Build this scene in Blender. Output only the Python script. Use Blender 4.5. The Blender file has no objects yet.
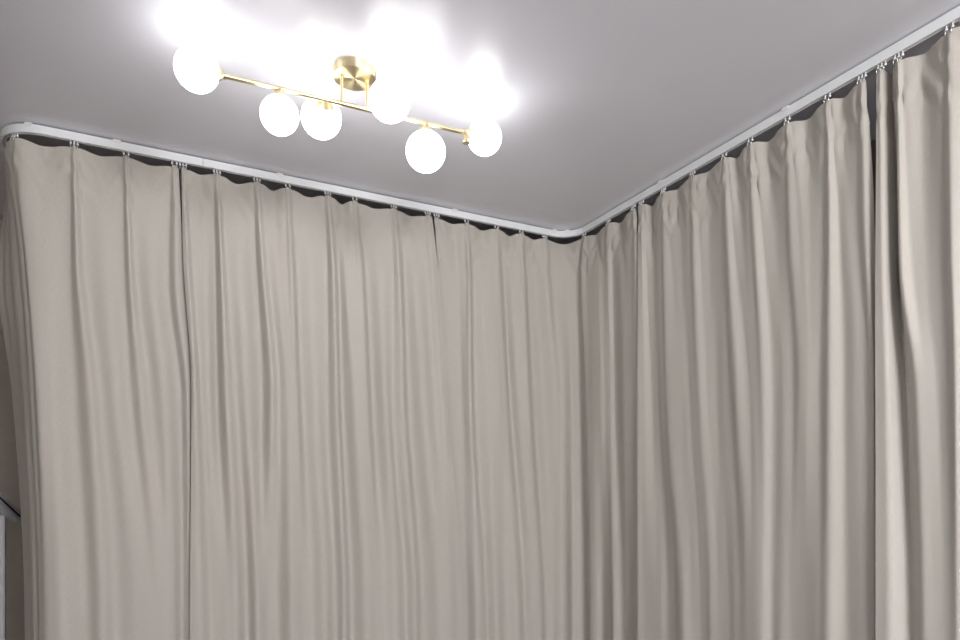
import bpy, bmesh, math, random
from mathutils import Vector, noise

C = bpy.context.scene.collection
CLOTH_COL = (.506, .481, .444)
CEIL_COL = (.80, .80, .865); CEIL_ROUGH = .28
GLOBE = 7.2
RX, RY, RZ, POST_T = -.640, 3.42, 1.365, -.10
FILLS = [(.9, -1.3, 2.3, .45, 265, (1, .99, .99))]
EXPOSURE = .14
CEIL = 2.60
CAM_H = 1.30

# ------------------------------------------------------------------ materials
def new_mat(name):
    m = bpy.data.materials.new(name); m.use_nodes = True
    nt = m.node_tree
    return m, nt, nt.nodes['Principled BSDF'], nt.nodes['Material Output']

def plain(name, col, rough=.5, metal=0., spec=.5, noise_scale=0., noise_amt=0., bump=0.):
    m, nt, b, out = new_mat(name)
    b.inputs['Base Color'].default_value = (*col, 1)
    b.inputs['Roughness'].default_value = rough
    b.inputs['Metallic'].default_value = metal
    b.inputs['Specular IOR Level'].default_value = spec
    if noise_scale:
        tc = nt.nodes.new('ShaderNodeTexCoord'); n = nt.nodes.new('ShaderNodeTexNoise')
        n.inputs['Scale'].default_value = noise_scale; n.inputs['Detail'].default_value = 4
        nt.links.new(tc.outputs['Object'], n.inputs['Vector'])
        if noise_amt:
            r = nt.nodes.new('ShaderNodeValToRGB')
            r.color_ramp.elements[0].position = .3; r.color_ramp.elements[1].position = .7
            r.color_ramp.elements[0].color = (*[c*(1-noise_amt) for c in col], 1)
            r.color_ramp.elements[1].color = (*[min(1, c*(1+noise_amt)) for c in col], 1)
            nt.links.new(n.outputs['Fac'], r.inputs['Fac']); nt.links.new(r.outputs['Color'], b.inputs['Base Color'])
        if bump:
            bp = nt.nodes.new('ShaderNodeBump'); bp.inputs['Strength'].default_value = bump
            bp.inputs['Distance'].default_value = .002
            nt.links.new(n.outputs['Fac'], bp.inputs['Height']); nt.links.new(bp.outputs['Normal'], b.inputs['Normal'])
    return m

def linen(name, col):
    """beige blackout cloth with a fine slubbed weave, a little light passing through"""
    m, nt, b, out = new_mat(name)
    N, L = nt.nodes, nt.links
    uv = N.new('ShaderNodeUVMap'); uv.uv_map = 'cloth'
    def thread(sx, sy):
        mp = N.new('ShaderNodeMapping'); mp.inputs['Scale'].default_value = (sx, sy, 1)
        n = N.new('ShaderNodeTexNoise'); n.inputs['Scale'].default_value = 1; n.inputs['Detail'].default_value = 3
        L.new(uv.outputs['UV'], mp.inputs['Vector']); L.new(mp.outputs['Vector'], n.inputs['Vector'])
        return n.outputs['Fac']
    weft, warp, cloud = thread(60, 700), thread(700, 50), thread(5, 2)
    add = N.new('ShaderNodeMath'); add.operation = 'ADD'; L.new(weft, add.inputs[0]); L.new(warp, add.inputs[1])
    half = N.new('ShaderNodeMath'); half.operation = 'MULTIPLY'; half.inputs[1].default_value = .5; L.new(add.outputs[0], half.inputs[0])
    r = N.new('ShaderNodeValToRGB'); e = r.color_ramp.elements
    e[0].position = .34; e[1].position = .66
    e[0].color = (*[c*.90 for c in col], 1); e[1].color = (*[c*1.09 for c in col], 1)
    L.new(half.outputs[0], r.inputs['Fac'])
    hue = N.new('ShaderNodeMix'); hue.data_type = 'RGBA'; hue.blend_type = 'MULTIPLY'
    hue.inputs['Factor'].default_value = 1
    r2 = N.new('ShaderNodeValToRGB'); e = r2.color_ramp.elements
    e[0].position = .35; e[1].position = .65
    e[0].color = (1, .985, .975, 1); e[1].color = (.985, .995, .985, 1)
    L.new(cloud, r2.inputs['Fac'])
    L.new(r.outputs['Color'], hue.inputs['A']); L.new(r2.outputs['Color'], hue.inputs['B'])
    L.new(hue.outputs['Result'], b.inputs['Base Color'])
    b.inputs['Roughness'].default_value = .85; b.inputs['Specular IOR Level'].default_value = .15
    b.inputs['Sheen Weight'].default_value = .15; b.inputs['Sheen Roughness'].default_value = .5
    bp = N.new('ShaderNodeBump'); bp.inputs['Strength'].default_value = .35; bp.inputs['Distance'].default_value = .0012
    L.new(half.outputs[0], bp.inputs['Height']); L.new(bp.outputs['Normal'], b.inputs['Normal'])
    tr = N.new('ShaderNodeBsdfTranslucent'); L.new(hue.outputs['Result'], tr.inputs['Color'])
    mx = N.new('ShaderNodeMixShader'); mx.inputs['Fac'].default_value = .03
    L.new(b.outputs['BSDF'], mx.inputs[1]); L.new(tr.outputs['BSDF'], mx.inputs[2]); L.new(mx.outputs[0], out.inputs['Surface'])
    return m

def brushed(name, col, rough, aniso):
    m, nt, b, out = new_mat(name)
    N, L = nt.nodes, nt.links
    b.inputs['Base Color'].default_value = (*col, 1); b.inputs['Metallic'].default_value = 1
    b.inputs['Roughness'].default_value = rough; b.inputs['Anisotropic'].default_value = aniso; b.inputs['Anisotropic Rotation'].default_value = .25
    t = N.new('ShaderNodeTangent'); t.direction_type = 'RADIAL'; t.axis = 'Z'
    L.new(t.outputs['Tangent'], b.inputs['Tangent'])
    return m

def opal(name, strength):
    m, nt, b, out = new_mat(name)
    b.inputs['Base Color'].default_value = (.9, .9, .9, 1); b.inputs['Roughness'].default_value = .12
    b.inputs['Emission Color'].default_value = (1.0, .985, .985, 1); b.inputs['Emission Strength'].default_value = strength
    return m

M = dict(
    cloth=linen('beige_linen', CLOTH_COL),
    ceiling=plain('satin_ceiling', CEIL_COL, CEIL_ROUGH, 0, .45, 2.0, .015),
    wall=plain('pale_wall_paint', (.62, .60, .57), .8, 0, .3, 30, .02, .2),
    tan=plain('tan_wall_paint', (.52, .48, .43), .85, 0, .3, 30, .03, .2),
    umber=plain('dark_umber_wall', (.13, .095, .09), .8, 0, .3, 30, .05, .2),  # dark brown so the gap between the right-hand curtains comes out dark
    floor=plain('light_laminate', (.19, .185, .18), .45, 0, .4, 8, .08),
    track=plain('white_track_enamel', (.80, .83, .85), .35, 0, .5),
    plastic=plain('clear_white_plastic', (.78, .78, .80), .3, 0, .5),
    steel=plain('bright_steel_wire', (.72, .72, .72), .3, .8),
    brass=plain('satin_brass', (.70, .60, .38), .32, 1),
    canopy=brushed('spun_brass', (.74, .64, .41), .42, .95),
    opal=opal('lit_opal_glass', GLOBE),
    rail=plain('grey_painted_rail', (.74, .74, .78), .4),
    groove=plain('dark_rubber_groove', (.03, .03, .035), .6),
    post=plain('white_painted_post', (.82, .82, .86), .5),
)

# ------------------------------------------------------------------ helpers
def link(name, me, mat, parent=None, smooth=False):
    o = bpy.data.objects.new(name, me); C.objects.link(o)
    if mat and not me.materials: me.materials.append(mat)
    if smooth:
        for p in me.polygons: p.use_smooth = True
    if parent: o.parent = parent
    return o

def from_bm(name, bm, mat, parent=None, smooth=False, sharp=None):
    bmesh.ops.recalc_face_normals(bm, faces=bm.faces)
    if sharp is not None:
        for e in bm.edges:
            if len(e.link_faces) == 2 and e.calc_face_angle(0) > sharp: e.smooth = False
        smooth = True
    me = bpy.data.meshes.new(name); bm.to_mesh(me); bm.free()
    return link(name, me, mat, parent, smooth)

def thing(name, label, cat, loc, group=None, rz=0):
    o = bpy.data.objects.new(name, None); C.objects.link(o)
    o.location = loc; o.rotation_euler = (0, 0, rz); o.empty_display_size = .1
    o['label'] = label; o['category'] = cat
    if group: o['group'] = group
    return o

def box(bm, lo, hi):
    vs = [bm.verts.new((x, y, z)) for z in (lo[2], hi[2]) for y in (lo[1], hi[1]) for x in (lo[0], hi[0])]
    for f in ((0,2,3,1),(4,5,7,6),(0,1,5,4),(2,6,7,3),(0,4,6,2),(1,3,7,5)): bm.faces.new([vs[i] for i in f])

def structure(name, lo, hi, mat):
    bm = bmesh.new(); box(bm, lo, hi); o = from_bm(name, bm, mat); o['kind'] = 'structure'; return o

def lathe(bm, prof, axis_o, axis_d, n=32, cap=True):
    """profile of (radius, distance along the axis) turned round an axis"""
    d = Vector(axis_d).normalized(); a = d.orthogonal().normalized(); b = d.cross(a); o = Vector(axis_o)
    rings = []
    for r, h in prof:
        if r < 1e-6: rings.append([bm.verts.new(o + d*h)])
        else: rings.append([bm.verts.new(o + d*h + (a*math.cos(t) + b*math.sin(t))*r) for t in [2*math.pi*i/n for i in range(n)]])
    for p, q in zip(rings, rings[1:]):
        for i in range(n):
            j = (i+1) % n
            if len(p) == 1 and len(q) == 1: continue
            if len(p) == 1: bm.faces.new((p[0], q[i], q[j]))
            elif len(q) == 1: bm.faces.new((p[i], q[0], p[j]))
            else: bm.faces.new((p[i], q[i], q[j], p[j]))
    if cap:
        for r in (rings[0], rings[-1]):
            if len(r) > 1: bm.faces.new(r)

def tube(bm, pts, r, n=8):
    pts = [Vector(p) for p in pts]; prev = None; rings = []
    for i, p in enumerate(pts):
        d = (pts[min(i+1, len(pts)-1)] - pts[max(i-1, 0)]).normalized()
        a = d.orthogonal().normalized() if prev is None else (prev - d*prev.dot(d)).normalized()
        prev = a; b = d.cross(a)
        rings.append([bm.verts.new(p + (a*math.cos(t) + b*math.sin(t))*r) for t in [2*math.pi*k/n for k in range(n)]])
    for p, q in zip(rings, rings[1:]):
        for k in range(n): bm.faces.new((p[k], p[(k+1) % n], q[(k+1) % n], q[k]))
    bm.faces.new(rings[0]); bm.faces.new(rings[-1])

# ------------------------------------------------------------------ the line the track follows (plan, metres)
CA, RA, CC, RC = (-.31, 3.008), .141, (1.857, 2.747), .12
LA, LB, LC = RA*math.pi/2, 1.857 + .31, RC*math.pi/2
def path(s):
    """point and room-side direction at s metres along the track"""
    if s < -LA: return (-.451, 3.008 - LA - s), (-1, 0)
    if s < 0:
        a = -s/RA; n = (-math.sin(a), -math.cos(a)); return (CA[0] + RA*n[0], CA[1] + RA*n[1]), n
    if s < LB: return (-.31 + s, 2.867), (0, -1)
    if s < LB + LC:
        a = (s - LB)/RC; d = (math.sin(a), math.cos(a)); return (CC[0] + RC*d[0], CC[1] + RC*d[1]), (-d[0], -d[1])
    return (1.977, 2.747 - (s - LB - LC)), (-1, 0)
def at(s, off, z):
    p, n = path(s); return Vector((p[0] + n[0]*off, p[1] + n[1]*off, z))

RAIL_TOP = CEIL - .004
RAIL_BOT = RAIL_TOP - .030
HOOK_Z = RAIL_BOT - .016          # cloth top at the hooks

# ------------------------------------------------------------------ room shell
structure('floor', (-2.4, -2.8, -.1), (2.6, 4.1, 0), M['floor'])
structure('ceiling', (-2.4, -2.8, CEIL), (2.6, 4.1, CEIL + .1), M['ceiling'])
structure('wall_back', (-2.4, 3.95, 0), (2.6, 4.1, CEIL), M['tan'])
structure('wall_right', (2.45, -2.8, 0), (2.6, 3.95, CEIL), M['umber'])
structure('wall_left', (-2.4, -2.8, 0), (-2.25, 3.95, CEIL), M['tan'])
structure('wall_front', (-2.25, -2.8, 0), (2.45, -2.65, CEIL), M['wall'])

# ------------------------------------------------------------------ curtains
# every fold line of a curtain, left to right: R ridge at a hook, V and W the dips beside it, M the panel between.
# metres along the track at four heights, then metres in front of (+) or behind (-) the track's line there.
FOLDS = {
  'A': [
    ('V', (-0.4, -0.4135, -0.4835, -0.4485), (0, 0.047, 0.009, -0.035)),
    ('V', (-0.33, -0.333, -0.382, -0.3595), (0, 0.0135, -0.023, -0.0615)),
    ('R', (-0.26, -0.2525, -0.2805, -0.2705), (-0.002, -0.02, -0.055, -0.088)),
    ('V', (-0.19, -0.1489, -0.1275, -0.0825), (-0.003, -0.0405, -0.0723, -0.093)),
    ('V', (-0.14, -0.0851, -0.0458, -0.0159), (0, -0.0222, -0.0319, -0.047)),
    ('R', (-0.1, -0.0555, -0.0214, 0.0), (0.004, -0.0002, 0.0047, -0.012)),
    ('M', (-0.0088, 0.0024, 0.0248, 0.0558), (-0.0321, -0.004, 0.0063, 0.0094)),
    ('W', (0.0794, 0.0778, 0.0933, 0.1285), (-0.0061, -0.0267, -0.0312, -0.0312)),
    ('R', (0.0928, 0.1031, 0.1443, 0.1826), (0.0041, 0.0165, 0.0187, 0.0156)),
    ('V', (0.1046, 0.1265, 0.175, 0.2272), (-0.0064, -0.0128, -0.0094, -0.0187)),
    ('M', (0.1745, 0.1917, 0.2247, 0.2913), (-0.0201, 0.0011, 0.0094, 0.0094)),
    ('W', (0.2475, 0.2539, 0.2741, 0.3421), (-0.0064, -0.0209, -0.0219, 0.0156)),
    ('R', (0.261, 0.2745, 0.3115, 0.3696), (0.004, 0.0103, 0.0094, 0.0187)),
    ('V', (0.2743, 0.2945, 0.3425, 0.3938), (-0.0064, -0.0148, -0.0125, 0.0187)),
    ('M', (0.3434, 0.3492, 0.3905, 0.4185), (-0.0215, 0.0027, 0.0125, 0.0125)),
    ('W', (0.4139, 0.4058, 0.4526, 0.4597), (-0.0064, -0.029, -0.0344, -0.0312)),
    ('R', (0.4277, 0.4329, 0.4723, 0.4796), (0.003, 0.004, 0.002, 0.0)),
    ('W', (0.4421, 0.4622, 0.4948, 0.4948), (-0.003, -0.01, -0.012, -0.012)),
  ],
  'B': [
    ('W', (0.4526, 0.4575, 0.4878, 0.4823), (0.002, 0.01, 0.014, 0.016)),
    ('R', (0.4578, 0.4711, 0.4994, 0.5175), (0.0041, 0.0233, 0.0292, 0.0277)),
    ('V', (0.4727, 0.4912, 0.5239, 0.5572), (-0.0048, -0.0114, -0.0097, -0.0097)),
    ('M', (0.5212, 0.5383, 0.5489, 0.5861), (-0.0232, -0.0058, 0.0, 0.0)),
    ('W', (0.5679, 0.5775, 0.5857, 0.6226), (-0.0048, -0.0283, -0.0358, 0.0097)),
    ('R', (0.5819, 0.5954, 0.6137, 0.6518), (0.0043, 0.0193, 0.0228, 0.0195)),
    ('V', (0.5978, 0.6176, 0.6557, 0.7009), (-0.0051, -0.0138, -0.013, -0.0325)),
    ('M', (0.6619, 0.6697, 0.6913, 0.7326), (-0.033, -0.0019, 0.0097, 0.0195)),
    ('W', (0.7206, 0.7361, 0.7613, 0.7547), (-0.0051, -0.0307, -0.039, 0.0033)),
    ('R', (0.735, 0.753, 0.7922, 0.7822), (0.0036, 0.0143, 0.0163, -0.0195)),
    ('V', (0.752, 0.7809, 0.8249, 0.8249), (-0.0048, -0.0114, -0.0097, -0.0325)),
    ('M', (0.8028, 0.8151, 0.8532, 0.8723), (-0.0342, -0.0001, 0.013, 0.0195)),
    ('W', (0.8443, 0.8546, 0.8688, 0.8996), (-0.0048, 0.0055, 0.0163, 0.0065)),
    ('R', (0.8589, 0.8686, 0.8887, 0.9231), (0.0046, 0.0175, 0.0195, -0.0065)),
    ('V', (0.8775, 0.9016, 0.923, 0.9639), (-0.0066, -0.0239, -0.026, -0.0195)),
    ('M', (0.948, 0.9571, 0.9771, 1.0124), (-0.0245, -0.0082, -0.0033, 0.0097)),
    ('W', (1.0121, 1.0294, 1.0299, 1.0692), (-0.0066, -0.0239, -0.026, -0.026)),
    ('R', (1.0267, 1.0455, 1.0625, 1.093), (0.0042, 0.015, 0.0163, 0.0163)),
    ('V', (1.0464, 1.0821, 1.0966, 1.1378), (-0.0052, -0.0245, -0.0292, -0.0325)),
    ('M', (1.0961, 1.1053, 1.1407, 1.1864), (-0.0354, 0.0038, 0.0195, 0.0163)),
    ('W', (1.13, 1.1493, 1.1639, 1.2101), (-0.0052, 0.0051, 0.0163, 0.013)),
    ('R', (1.145, 1.1693, 1.1919, 1.2371), (0.0045, 0.0131, 0.013, 0.0)),
    ('V', (1.1659, 1.2095, 1.2393, 1.282), (-0.0054, -0.0289, -0.0358, -0.0097)),
    ('M', (1.2431, 1.2602, 1.2848, 1.3305), (-0.0257, -0.0001, 0.0097, 0.013)),
    ('W', (1.3087, 1.3267, 1.3267, 1.3914), (-0.0054, -0.0163, -0.0163, -0.0228)),
    ('R', (1.3244, 1.345, 1.3637, 1.4165), (0.0035, 0.0121, 0.013, 0.013)),
    ('V', (1.3466, 1.388, 1.4096, 1.4737), (-0.0054, -0.0268, -0.0325, -0.0325)),
    ('M', (1.4183, 1.43, 1.4639, 1.5404), (-0.0297, 0.0031, 0.0163, 0.0228)),
    ('W', (1.4727, 1.4952, 1.5343, 1.5923), (-0.0054, -0.012, -0.0097, 0.0195)),
    ('R', (1.489, 1.5184, 1.5646, 1.6423), (0.003, 0.004, 0.002, 0.0)),
    ('W', (1.511, 1.552, 1.5927, 1.666), (-0.002, -0.004, -0.004, -0.006)),
  ],
  'C': [
    ('W', (1.5227, 1.5496, 1.5852, 1.6489), (-0.006, -0.022, -0.045, -0.048)),
    ('R', (1.5327, 1.5539, 1.5872, 1.6619), (0.0, -0.02, -0.038, -0.042)),
    ('V', (1.5554, 1.5965, 1.6434, 1.7139), (-0.006, -0.024, -0.036, -0.04)),
    ('M', (1.6226, 1.6507, 1.6793, 1.7316), (-0.0277, -0.0293, -0.0344, 0.0)),
    ('W', (1.6713, 1.6838, 1.6923, 1.7444), (-0.0062, -0.0106, -0.0063, 0.0063)),
    ('R', (1.6873, 1.6948, 1.7005, 1.7636), (0.004, 0.0103, 0.0094, 0.0)),
    ('V', (1.7126, 1.7303, 1.7424, 1.8089), (-0.0047, -0.0191, -0.0219, -0.025)),
    ('M', (1.7873, 1.7758, 1.8019, 1.8383), (-0.036, -0.0029, 0.0094, 0.0125)),
    ('W', (1.831, 1.8268, 1.8547, 1.9089), (-0.0047, 0.0032, 0.0125, -0.0156)),
    ('R', (1.8482, 1.8569, 1.8912, 1.9566), (0.0042, 0.0085, 0.0063, 0.0094)),
    ('V', (1.875, 1.903, 1.9458, 2.0206), (-0.0046, -0.0251, -0.0312, -0.0219)),
    ('M', (1.9368, 1.9362, 1.9641, 2.0403), (-0.0328, -0.0041, 0.0063, 0.0031)),
    ('W', (1.9675, 1.976, 1.987, 2.0539), (-0.0046, 0.0053, 0.0156, 0.0094)),
    ('R', (1.9857, 1.987, 2.0137, 2.083), (0.0032, 0.0156, 0.0187, 0.0094)),
    ('V', (2.0133, 2.0412, 2.0806, 2.144), (-0.0047, -0.0272, -0.0344, -0.0219)),
    ('M', (2.0691, 2.0806, 2.1242, 2.1639), (-0.0226, -0.0057, 0.0, -0.0063)),
    ('W', (2.1035, 2.1226, 2.1678, 2.1775), (-0.0047, -0.0069, -0.0031, 0.0)),
    ('R', (2.1224, 2.1414, 2.1952, 2.1973), (0.0028, 0.0009, -0.0031, -0.0094)),
    ('V', (2.1507, 2.1794, 2.2222, 2.2232), (-0.0044, -0.0148, -0.0156, -0.025)),
    ('M', (2.234, 2.2452, 2.2736, 2.2831), (-0.0354, -0.0028, 0.0094, 0.0187)),
    ('W', (2.3123, 2.288, 2.2997, 2.3262), (-0.0044, -0.0229, -0.0281, -0.025)),
    ('R', (2.3448, 2.3366, 2.379, 2.412), (0.0026, 0.0088, 0.0094, 0.0094)),
    ('V', (2.3686, 2.3684, 2.4202, 2.4441), (-0.0042, 0.0017, 0.0094, 0.0031)),
    ('M', (2.411, 2.4462, 2.4801, 2.4664), (-0.0214, -0.0013, 0.0063, -0.0219)),
    ('W', (2.4976, 2.492, 2.5104, 2.5253), (-0.0042, -0.0085, -0.0063, -0.0125)),
    ('R', (2.5376, 2.5272, 2.5405, 2.5984), (0.0029, -0.0051, -0.0125, 0.0094)),
    ('V', (2.56, 2.5439, 2.5582, 2.603), (-0.0032, -0.0216, -0.0281, -0.0219)),
    ('M', (2.5823, 2.6265, 2.6661, 2.6501), (-0.0355, -0.0089, 0.0, -0.0187)),
    ('W', (2.6833, 2.6971, 2.7081, 2.6923), (-0.0032, -0.0033, 0.0, -0.0187)),
    ('R', (2.7186, 2.7402, 2.748, 2.749), (0.003, 0.004, 0.002, 0.0)),
    ('W', (2.7307, 2.7529, 2.7573, 2.764), (-0.004, -0.008, -0.01, -0.01)),
  ],
  'D': [
    ('W', (2.7547, 2.7609, 2.7647, 2.768), (0.002, 0.01, 0.016, 0.016)),
    ('R', (2.7724, 2.7858, 2.7925, 2.8039), (0.0028, 0.0085, 0.0086, 0.0072)),
    ('V', (2.7915, 2.8022, 2.834, 2.8877), (-0.0034, -0.0111, -0.0115, -0.0029)),
    ('M', (2.8006, 2.8339, 2.864, 2.921), (-0.0351, -0.0172, -0.013, -0.0115)),
    ('W', (2.8809, 2.8921, 2.9078, 2.9659), (-0.0034, -0.0045, -0.0014, -0.0086)),
    ('R', (2.912, 2.9244, 2.9491, 3.032), (0.0023, 0.0081, 0.0086, 0.0101)),
    ('V', (2.9301, 2.9716, 3.0327, 3.0838), (-0.0032, -0.0034, 0.0, -0.0043)),
    ('M', (2.9733, 3.0129, 3.0618, 3.1172), (-0.0209, -0.008, -0.0043, -0.0086)),
    ('W', (3.0518, 3.0618, 3.0921, 3.1398), (-0.0032, -0.0043, -0.0014, -0.0072)),
    ('R', (3.0802, 3.0936, 3.1241, 3.1766), (0.0028, 0.0053, 0.0036, -0.0014)),
    ('V', (3.0958, 3.124, 3.162, 3.2165), (-0.0032, -0.0071, -0.0058, -0.0072)),
    ('M', (3.1425, 3.1666, 3.1987, 3.2587), (-0.0204, -0.0117, -0.0101, -0.0094)),
    ('W', (3.2203, 3.2306, 3.2607, 3.3075), (-0.0032, -0.008, -0.0072, -0.0029)),
    ('R', (3.2454, 3.271, 3.3099, 3.3649), (0.0024, 0.0091, 0.0101, 0.0101)),
    ('V', (3.2595, 3.2967, 3.3593, 3.396), (-0.0033, -0.0044, -0.0014, 0.0101)),
    ('M', (3.2785, 3.3279, 3.3803, 3.4048), (-0.0296, -0.006, 0.0022, 0.0101)),
    ('W', (3.344, 3.3645, 3.3998, 3.4135), (-0.0033, -0.0006, 0.0043, 0.0101)),
    ('R', (3.3671, 3.394, 3.4246, 3.4289), (0.0024, 0.0077, 0.0079, 0.0079)),
    ('V', (3.3802, 3.4182, 3.4604, 3.452), (-0.003, -0.0098, -0.0101, -0.0101)),
    ('M', (3.4163, 3.4546, 3.5055, 3.5021), (-0.035, -0.012, -0.005, -0.0043)),
    ('W', (3.5031, 3.5077, 3.5402, 3.5267), (-0.003, -0.0074, -0.0065, -0.0086)),
    ('R', (3.5238, 3.5369, 3.5741, 3.5542), (0.0027, 0.0043, 0.0022, -0.0086)),
    ('V', (3.535, 3.571, 3.6044, 3.5833), (-0.0031, -0.0019, 0.0022, -0.0058)),
    ('M', (3.5748, 3.6076, 3.6245, 3.6123), (-0.0319, -0.0084, -0.0007, -0.0022)),
    ('W', (3.6554, 3.6568, 3.6437, 3.6429), (-0.0031, -0.0061, -0.0043, 0.0043)),
    ('R', (3.6739, 3.6864, 3.6873, 3.6848), (0.0027, 0.0103, 0.0115, 0.013)),
    ('V', (3.6838, 3.702, 3.725, 3.7274), (-0.0031, -0.0117, -0.013, -0.0144)),
    ('M', (3.7128, 3.7375, 3.774, 3.7805), (-0.0269, -0.0095, -0.0043, -0.0043)),
    ('W', (3.7732, 3.7683, 3.801, 3.8051), (-0.0031, -0.008, -0.0072, -0.0058)),
    ('R', (3.7902, 3.7988, 3.8227, 3.8245), (0.003, 0.004, 0.002, 0.0)),
    ('W', (3.7999, 3.8196, 3.8292, 3.8323), (-0.004, -0.01, -0.012, -0.012)),
  ],
  'E': [
    ('W', (3.8362, 3.8387, 3.841, 3.8438), (0.0, 0.01, 0.016, 0.018)),
    ('R', (3.8516, 3.8657, 3.8802, 3.8932), (0.004, 0.012, 0.016, 0.018)),
    ('V', (3.8486, 3.8482, 3.8811, 3.9047), (-0.02, -0.05, -0.045, -0.035)),
    ('M', (3.8467, 3.8419, 3.881, 3.9103), (-0.045, -0.075, -0.06, -0.045)),
    ('W', (3.8757, 3.8662, 3.9105, 3.9316), (-0.02, -0.05, -0.03, -0.028)),
    ('R', (3.9021, 3.9156, 3.9519, 3.965), (0.004, 0.012, 0.002, -0.004)),
    ('V', (3.9083, 3.9312, 3.9828, 3.9939), (-0.0047, -0.0142, -0.006, -0.01)),
    ('M', (3.9555, 3.9696, 4.0008, 4.0176), (-0.0276, -0.0197, -0.012, -0.01)),
    ('W', (4.0257, 4.0231, 4.0316, 4.0378), (-0.0047, -0.0142, -0.008, -0.006)),
    ('R', (4.04, 4.0479, 4.0651, 4.0725), (0.0027, 0.008, 0.012, 0.012)),
    ('V', (4.075, 4.075, 4.075, 4.075), (-0.0058, -0.0173, -0.027, -0.0308)),
    ('M', (4.13, 4.13, 4.13, 4.13), (-0.0321, -0.0229, 0.0023, 0.0138)),
    ('W', (4.19, 4.19, 4.19, 4.19), (-0.0068, -0.0205, -0.0296, -0.0364)),
    ('R', (4.225, 4.225, 4.225, 4.225), (0.0042, 0.0125, 0.0187, 0.0208)),
    ('V', (4.26, 4.26, 4.26, 4.26), (-0.006, -0.018, -0.028, -0.032)),
    ('M', (4.315, 4.315, 4.315, 4.315), (-0.0266, -0.019, 0.0019, 0.0114)),
    ('W', (4.375, 4.375, 4.375, 4.375), (-0.0053, -0.0158, -0.0228, -0.0281)),
    ('R', (4.41, 4.41, 4.41, 4.41), (0.0037, 0.0112, 0.0168, 0.0186)),
    ('V', (4.445, 4.445, 4.445, 4.445), (-0.0065, -0.0195, -0.0304, -0.0347)),
    ('M', (4.5, 4.5, 4.5, 4.5), (-0.0311, -0.0222, 0.0022, 0.0133)),
    ('W', (4.56, 4.56, 4.56, 4.56), (-0.0058, -0.0173, -0.0249, -0.0307)),
    ('R', (4.595, 4.595, 4.595, 4.595), (0.0043, 0.013, 0.0195, 0.0217)),
  ],
}

ROWS = {'A': (HOOK_Z, 2.12, 1.65, .90), 'B': (HOOK_Z, 2.22, 1.68, .84), 'C': (HOOK_Z, 2.32, 1.72, .72),
        'D': (HOOK_Z, 2.18, 1.65, .88), 'E': (HOOK_Z, 1.95, 1.57, .96)}
SAG = {'R': 0., 'V': .004, 'M': .010, 'W': .004}

def hermite(xs, ys, x):
    """smooth curve through points with xs falling"""
    if x >= xs[0]: return ys[0]
    n = len(xs)
    sl = [(ys[i+1]-ys[i])/(xs[i+1]-xs[i]) for i in range(n-1)]
    def m(i):
        if i == 0: return sl[0]
        if i == n-1: return sl[-1]*.5
        if sl[i-1]*sl[i] <= 0: return 0.
        return 2*sl[i-1]*sl[i]/(sl[i-1]+sl[i])
    if x <= xs[-1]: return ys[-1] + m(n-1)*.6*(x - xs[-1])
    for i in range(n-1):
        if x >= xs[i+1]:
            h = xs[i+1]-xs[i]; t = (x-xs[i])/h
            return ((2*t**3-3*t*t+1)*ys[i] + (t**3-2*t*t+t)*h*m(i) + (-2*t**3+3*t*t)*ys[i+1] + (t**3-t*t)*h*m(i+1))

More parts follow.
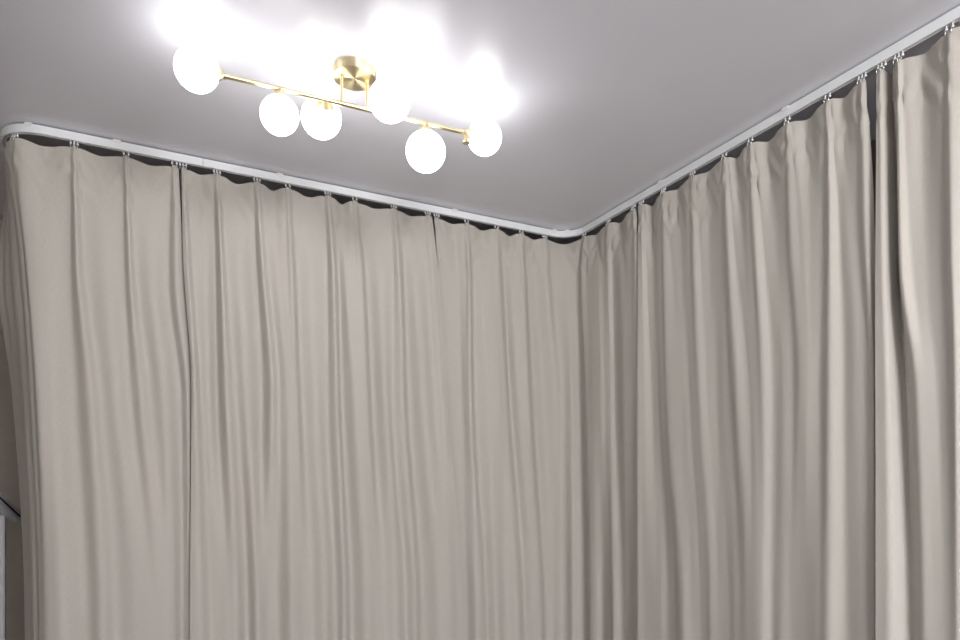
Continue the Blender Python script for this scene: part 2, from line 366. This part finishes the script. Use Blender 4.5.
SUB = 7
HEAD = .066
def curtain(key, label, hem, seed):
    ks = [(k, list(s), o) for k, s, o in FOLDS[key]]
    for r in range(4):
        for i in range(1, len(ks)):
            if ks[i][1][r] < ks[i-1][1][r] + .0015: ks[i][1][r] = ks[i-1][1][r] + .0015
    rows = ROWS[key]
    rnd = random.Random(seed)
    ncol = (len(ks)-1)*SUB + 1
    root_s = (ks[0][1][0] + ks[-1][1][0])/2
    base = at(root_s, 0, 0)
    root = thing('curtain', label, 'curtain', base, 'beige curtains hanging from the ceiling track')
    def sheet(name, z_of, nrow, c0, c1, lift):
        bm = bmesh.new(); uvl = bm.loops.layers.uv.new('cloth'); grid = []; uvs = {}
        for r in range(nrow):
            line = []
            raw = []
            for c in range(ncol):
                i = min(c//SUB, len(ks)-2); f = c/SUB - i
                a, b = ks[i], ks[i+1]
                w = .5 - .5*math.cos(math.pi*f)
                sag = SAG[a[0]]*jag[i]*(1-w) + SAG[b[0]]*jag[i+1]*w
                top = HOOK_Z - sag
                z = z_of(r/(nrow-1), top)
                za = min(z, rows[0])
                s = hermite(rows, a[1], za)*(1-f) + hermite(rows, b[1], za)*f
                o = hermite(rows, a[2], za)*(1-w) + hermite(rows, b[2], za)*w
                raw.append((s, o, z))
            # heavy cloth: the folds round off as they fall away from the hooks
            depth = max(0, HOOK_Z - raw[ncol//2][2])
            sig = .0012 + .0075*min(1, depth/1.5)
            for c in range(c0, c1+1):
                s, o, z = raw[c]
                so = sw = 0
                lo, hi = max(0, c-16), min(ncol-1, c+16)
                if c - lo != hi - c: k = min(c-lo, hi-c); lo, hi = c-k, c+k
                for q in range(lo, hi+1):
                    du = (raw[q][0]-s)/sig
                    if abs(du) > 2.6: continue
                    e = math.exp(-du*du/2)*((raw[min(q+1, ncol-1)][0]-raw[max(q-1, 0)][0]) + 1e-6)
                    so += e*raw[q][1]; sw += e
                o = so/sw
                i = min(c//SUB, len(ks)-2)
                d = max(0, HOOK_Z - z)
                # slanting gathers under the heading, slow undulation lower down
                g = math.exp(-((d-.10)/.10)**2)
                o += g*.009*noise.noise(Vector((s*30 + z*16*(1 if i % 2 else -1), z*9, seed)))
                o += min(1, d/.3)*(.004*noise.noise(Vector((s*14 + 3*z*.2, z*1.1, seed+7))) + .0012*noise.noise(Vector((s*32, z*1.6, seed+3))))
                o += g*.0022*noise.noise(Vector((s*110, z*40, seed+5)))
                v = bm.verts.new(at(s, o + lift, z) - base); line.append(v); uvs[v] = (ks[0][1][2] + c*.0165 + seed, z)
            grid.append(line)
        for p, q in zip(grid, grid[1:]):
            for j in range(len(p)-1):
                fc = bm.faces.new((p[j], q[j], q[j+1], p[j+1]))
                for l in fc.loops: l[uvl].uv = uvs[l.vert]
        me = bpy.data.meshes.new(name); bm.to_mesh(me); bm.free()
        o = link(name, me, M['cloth'], root, True)
        md = o.modifiers.new('thickness', 'SOLIDIFY'); md.thickness = .0014; md.offset = 0; md.use_rim = False
        return o
    jag = [rnd.uniform(.7, 1.35) for _ in ks]
    zb = .012
    def zbody(t, top): 
        z1 = top - HEAD
        return z1 + (zb - z1)*t**1.25
    split = hem*SUB if hem else 0
    if split: sheet('side_hem', zbody, 90, 0, split, 0)
    sheet('panel', zbody, 90, split, ncol-1, 0)
    sheet('heading_band', lambda t, top: top - HEAD*t, 10, 0, ncol-1, .0)
    # hooks and gliders at every gathered ridge
    for k, s, o in ks:
        if k != 'R': continue
        s0 = s[0]
        if s0 > 4.5: continue
        nearer = [q for q in (-.011, .0, .011)] if rnd.random() < .45 else [-.008, .008]
        for q in nearer:
            bm = bmesh.new()
            p = at(s0+q, 0, 0) - base
            tube(bm, [p + Vector((0, 0, RAIL_BOT+.0085)), p + Vector((0, 0, RAIL_BOT-.006))], .0022, 8)
            lathe(bm, [(.0022, 0), (.0042, .002), (.0042, .005), (.0022, .007)], p + Vector((0, 0, RAIL_BOT-.013)), (0, 0, 1), 10)
            from_bm('glider', bm, M['plastic'], root, True)
            bm = bmesh.new(); _, n = path(s0+q); nv = Vector((n[0], n[1], 0))
            zt = HOOK_Z
            tube(bm, [p + nv*.001 + Vector((0, 0, RAIL_BOT-.011)), p + nv*.005 + Vector((0, 0, RAIL_BOT-.013)), p + nv*(o[0]+.004) + Vector((0, 0, zt)),
                      p + nv*(o[0]+.0035) + Vector((0, 0, zt-.012))], .0013, 6)
            from_bm('hook', bm, M['steel'], root, True)
    return root

curtain('A', 'leftmost beige curtain, wrapping round the bend at the track end', 0, 1)
curtain('B', 'widest beige curtain on the left side, below the globe ceiling lamp', 2, 12)
curtain('C', 'beige curtain that runs through the inner corner of the track', 0, 23)
curtain('D', 'beige curtain to the right of the corner, ending at the dark gap', 1, 34)
curtain('E', 'rightmost beige curtain with a rolled edge beside the dark gap', 2, 45)

# ------------------------------------------------------------------ curtain track
track = thing('curtain_track', 'white bent curtain track under the ceiling with a rounded corner', 'curtain track', (0, 0, CEIL))
def sweep(name, s0, s1):
    prof = [(.0090, 0), (.0090, -.0285), (.0080, -.030), (.0036, -.030), (.0036, -.020), (-.0036, -.020), (-.0036, -.030), (-.0080, -.030), (-.0090, -.0285), (-.0090, 0)]
    bm = bmesh.new(); n = max(4, int((s1-s0)/.012)); rings = []
    for i in range(n+1):
        s = s0 + (s1-s0)*i/n
        rings.append([bm.verts.new(at(s, u, RAIL_TOP - CEIL + z)) for u, z in prof])
    m = len(prof)
    for p, q in zip(rings, rings[1:]):
        for k in range(m): bm.faces.new((p[k], p[(k+1) % m], q[(k+1) % m], q[k]))
    bm.faces.new(rings[0]); bm.faces.new(rings[-1])
    return from_bm(name, bm, M['track'], track, sharp=.5)
sweep('rail', -1.10, .5292); sweep('rail', .5308, 2.02); sweep('rail', 2.0206, 5.4)
for s in (-.046, .231, .826, 1.623, 2.175, 2.245, 2.9, 3.521, 4.35, 5.0, -.8):
    bm = bmesh.new()
    a, n = path(s); nv = Vector((n[0], n[1], 0)); tv = Vector((nv.y, -nv.x, 0)); p = Vector((a[0], a[1], 0))
    w = .012
    for u0, u1, z0, z1 in ((-.011, .0105, -.0045, 0), (.0093, .0112, -.012, 0)):
        vs = [bm.verts.new(p + tv*t + nv*u + Vector((0, 0, z))) for z in (z0, z1) for u in (u0, u1) for t in (-w, w)]
        for f in ((0,2,3,1),(4,5,7,6),(0,1,5,4),(2,6,7,3),(0,4,6,2),(1,3,7,5)): bm.faces.new([vs[i] for i in f])
    from_bm('bracket', bm, M['plastic'], track)

# ------------------------------------------------------------------ ceiling lamp
LX, LY = .595, 2.045
lamp = thing('ceiling_lamp', 'lit brass ceiling lamp with six white glass globes on one bar', 'ceiling lamp', (LX, LY, CEIL), None, math.radians(-2.4))
BZ = CAM_H + 1.185 - CEIL          # bar height below the ceiling
bm = bmesh.new(); lathe(bm, [(.064, 0), (.0665, -.002), (.0665, -.026), (.0652, -.0285), (.012, -.0285), (0, -.0285)], (0, 0, 0), (0, 0, 1), 96)
can = from_bm('canopy', bm, M['canopy'], lamp, sharp=.5)
for sx in (-1, 1):
    bm = bmesh.new(); lathe(bm, [(.0032, 0), (.0032, .002), (0, .003)], (sx*.047, -.047, -.013), (sx, -1, 0), 12)
    from_bm('screw', bm, M['brass'], can, sharp=.6)
for sx in (-1, 1):
    bm = bmesh.new()
    lathe(bm, [(.0062, -.0285), (.0062, -.034), (.0045, -.0345), (.0045, BZ+.004)], (sx*.040, 0, 0), (0, 0, 1), 24)
    from_bm('stem', bm, M['brass'], lamp, sharp=.5)
BH = .383
bm = bmesh.new(); lathe(bm, [(.006, -BH), (.0071, -BH+.001), (.0071, BH-.001), (.006, BH)], (0, 0, BZ), (1, 0, 0), 24)
from_bm('bar', bm, M['brass'], lamp, sharp=.6)
def lamp_globe(x, d, R, screw=False, drop=.0225):
    """a globe held on the bar at x, pushed out along d"""
    d = Vector(d).normalized(); p = Vector((x, 0, BZ))
    reach = .0055 if abs(d.x) > .5 else drop
    q = p + d*(reach + R)
    bm = bmesh.new(); bmesh.ops.create_uvsphere(bm, u_segments=48, v_segments=32, radius=R)
    for v in bm.verts: v.co += q
    g = from_bm('globe', bm, M['opal'], lamp, True)
    bm = bmesh.new()
    lathe(bm, [(.0085, -.002), (.0085, .006), (.0115, .009), (.0265, reach + .0055), (.026, reach + .0075), (.0, reach + .004)] if abs(d.x) < .5 else
              [(.0095, -.012), (.0095, -.004), (.021, reach + .0015), (.0205, reach + .0045), (0, reach + .001)], p, d, 32, cap=True)
    cup = from_bm('globe_holder', bm, M['brass'], lamp, sharp=.5)
    if screw:
        bm = bmesh.new()
        k = p + d*(.004 if abs(d.x) < .5 else -.004)
        lathe(bm, [(.0, -.034), (.0125, -.034), (.0135, -.032), (.0090, -.006), (.006, 0)], k, (0, 0, 1), 24)
        from_bm('set_screw', bm, M['brass'], cup, sharp=.5)
lamp_globe(-BH-.004, (-1, 0, 0), .0605); lamp_globe(BH, (1, 0, 0), .0580, True)
lamp_globe(-.226, (0, 0, -1), .0560); lamp_globe(.235, (0, 0, -1), .0645, False, .027)
lamp_globe(-.086, (0, 1, -.14), .0630, True); lamp_globe(.088, (0, -1, -.05), .0630)

# ------------------------------------------------------------------ sloping railing seen past the left curtain
rl = thing('stair_railing', 'grey sloping rail on a white post beyond the left curtain edge', 'railing', (RX, RY, 0))
dirv = Vector((math.cos(math.radians(68)), math.sin(math.radians(68)), -.60)).normalized()
side = Vector((dirv.y, -dirv.x, 0)).normalized(); up = side.cross(dirv)
def bar_box(name, t0, t1, u0, u1, w0, w1, mat, parent):
    bm = bmesh.new()
    vs = [bm.verts.new(Vector((0, 0, RZ)) + dirv*t + side*u + up*w) for t in (t0, t1) for u in (u0, u1) for w in (w0, w1)]
    for f in ((0,1,3,2),(4,6,7,5),(0,4,5,1),(2,3,7,6),(0,2,6,4),(1,5,7,3)): bm.faces.new([vs[i] for i in f])
    bmesh.ops.bevel(bm, geom=list(bm.edges), offset=min(.004, (u1-u0)*.2, (w1-w0)*.2), segments=2, affect='EDGES')
    return from_bm(name, bm, mat, parent)
hr = bar_box('handrail', -.45, .40, -.022, .022, -.024, .024, M['rail'], rl)
bar_box('groove', -.44, .39, .0205, .0232, -.006, .003, M['groove'], hr)
bar_box('groove', -.44, .39, -.0232, -.0205, -.006, .003, M['groove'], hr)
for t in (POST_T, .34):
    p = dirv*t - side*.0455
    bm = bmesh.new(); box(bm, (p.x-.024, p.y-.024, 0), (p.x+.024, p.y+.024, RZ + p.z - .018))
    bmesh.ops.bevel(bm, geom=list(bm.edges), offset=.004, segments=2, affect='EDGES')
    from_bm('post', bm, M['post'], rl)

# ------------------------------------------------------------------ light, camera, view
for (x, y, z, rad, e, col) in FILLS:      # soft fill light added behind the camera to even out the curtains
    l = bpy.data.lights.new('room_fill', 'POINT'); l.shadow_soft_size = rad
    l.energy = e; l.color = col
    o = bpy.data.objects.new('room_fill', l); C.objects.link(o); o.location = (x, y, z)
w = bpy.data.worlds.new('room_air'); bpy.context.scene.world = w; w.use_nodes = True
w.node_tree.nodes['Background'].inputs['Color'].default_value = (.9, .93, 1, 1)
w.node_tree.nodes['Background'].inputs['Strength'].default_value = .0

cd = bpy.data.cameras.new('camera'); cam = bpy.data.objects.new('camera', cd); C.objects.link(cam)
cd.sensor_width = 36; cd.lens = 36*672/960; cd.shift_y = (487-320)/960
cam.location = (0, 0, CAM_H); cam.rotation_euler = (math.radians(90), 0, math.radians(63.2-90))
cd.clip_start = .05
sc = bpy.context.scene; sc.camera = cam
v = sc.view_settings; v.view_transform = 'Standard'; v.look = 'None'; v.gamma = 1; v.use_curve_mapping = False
v.exposure = EXPOSURE
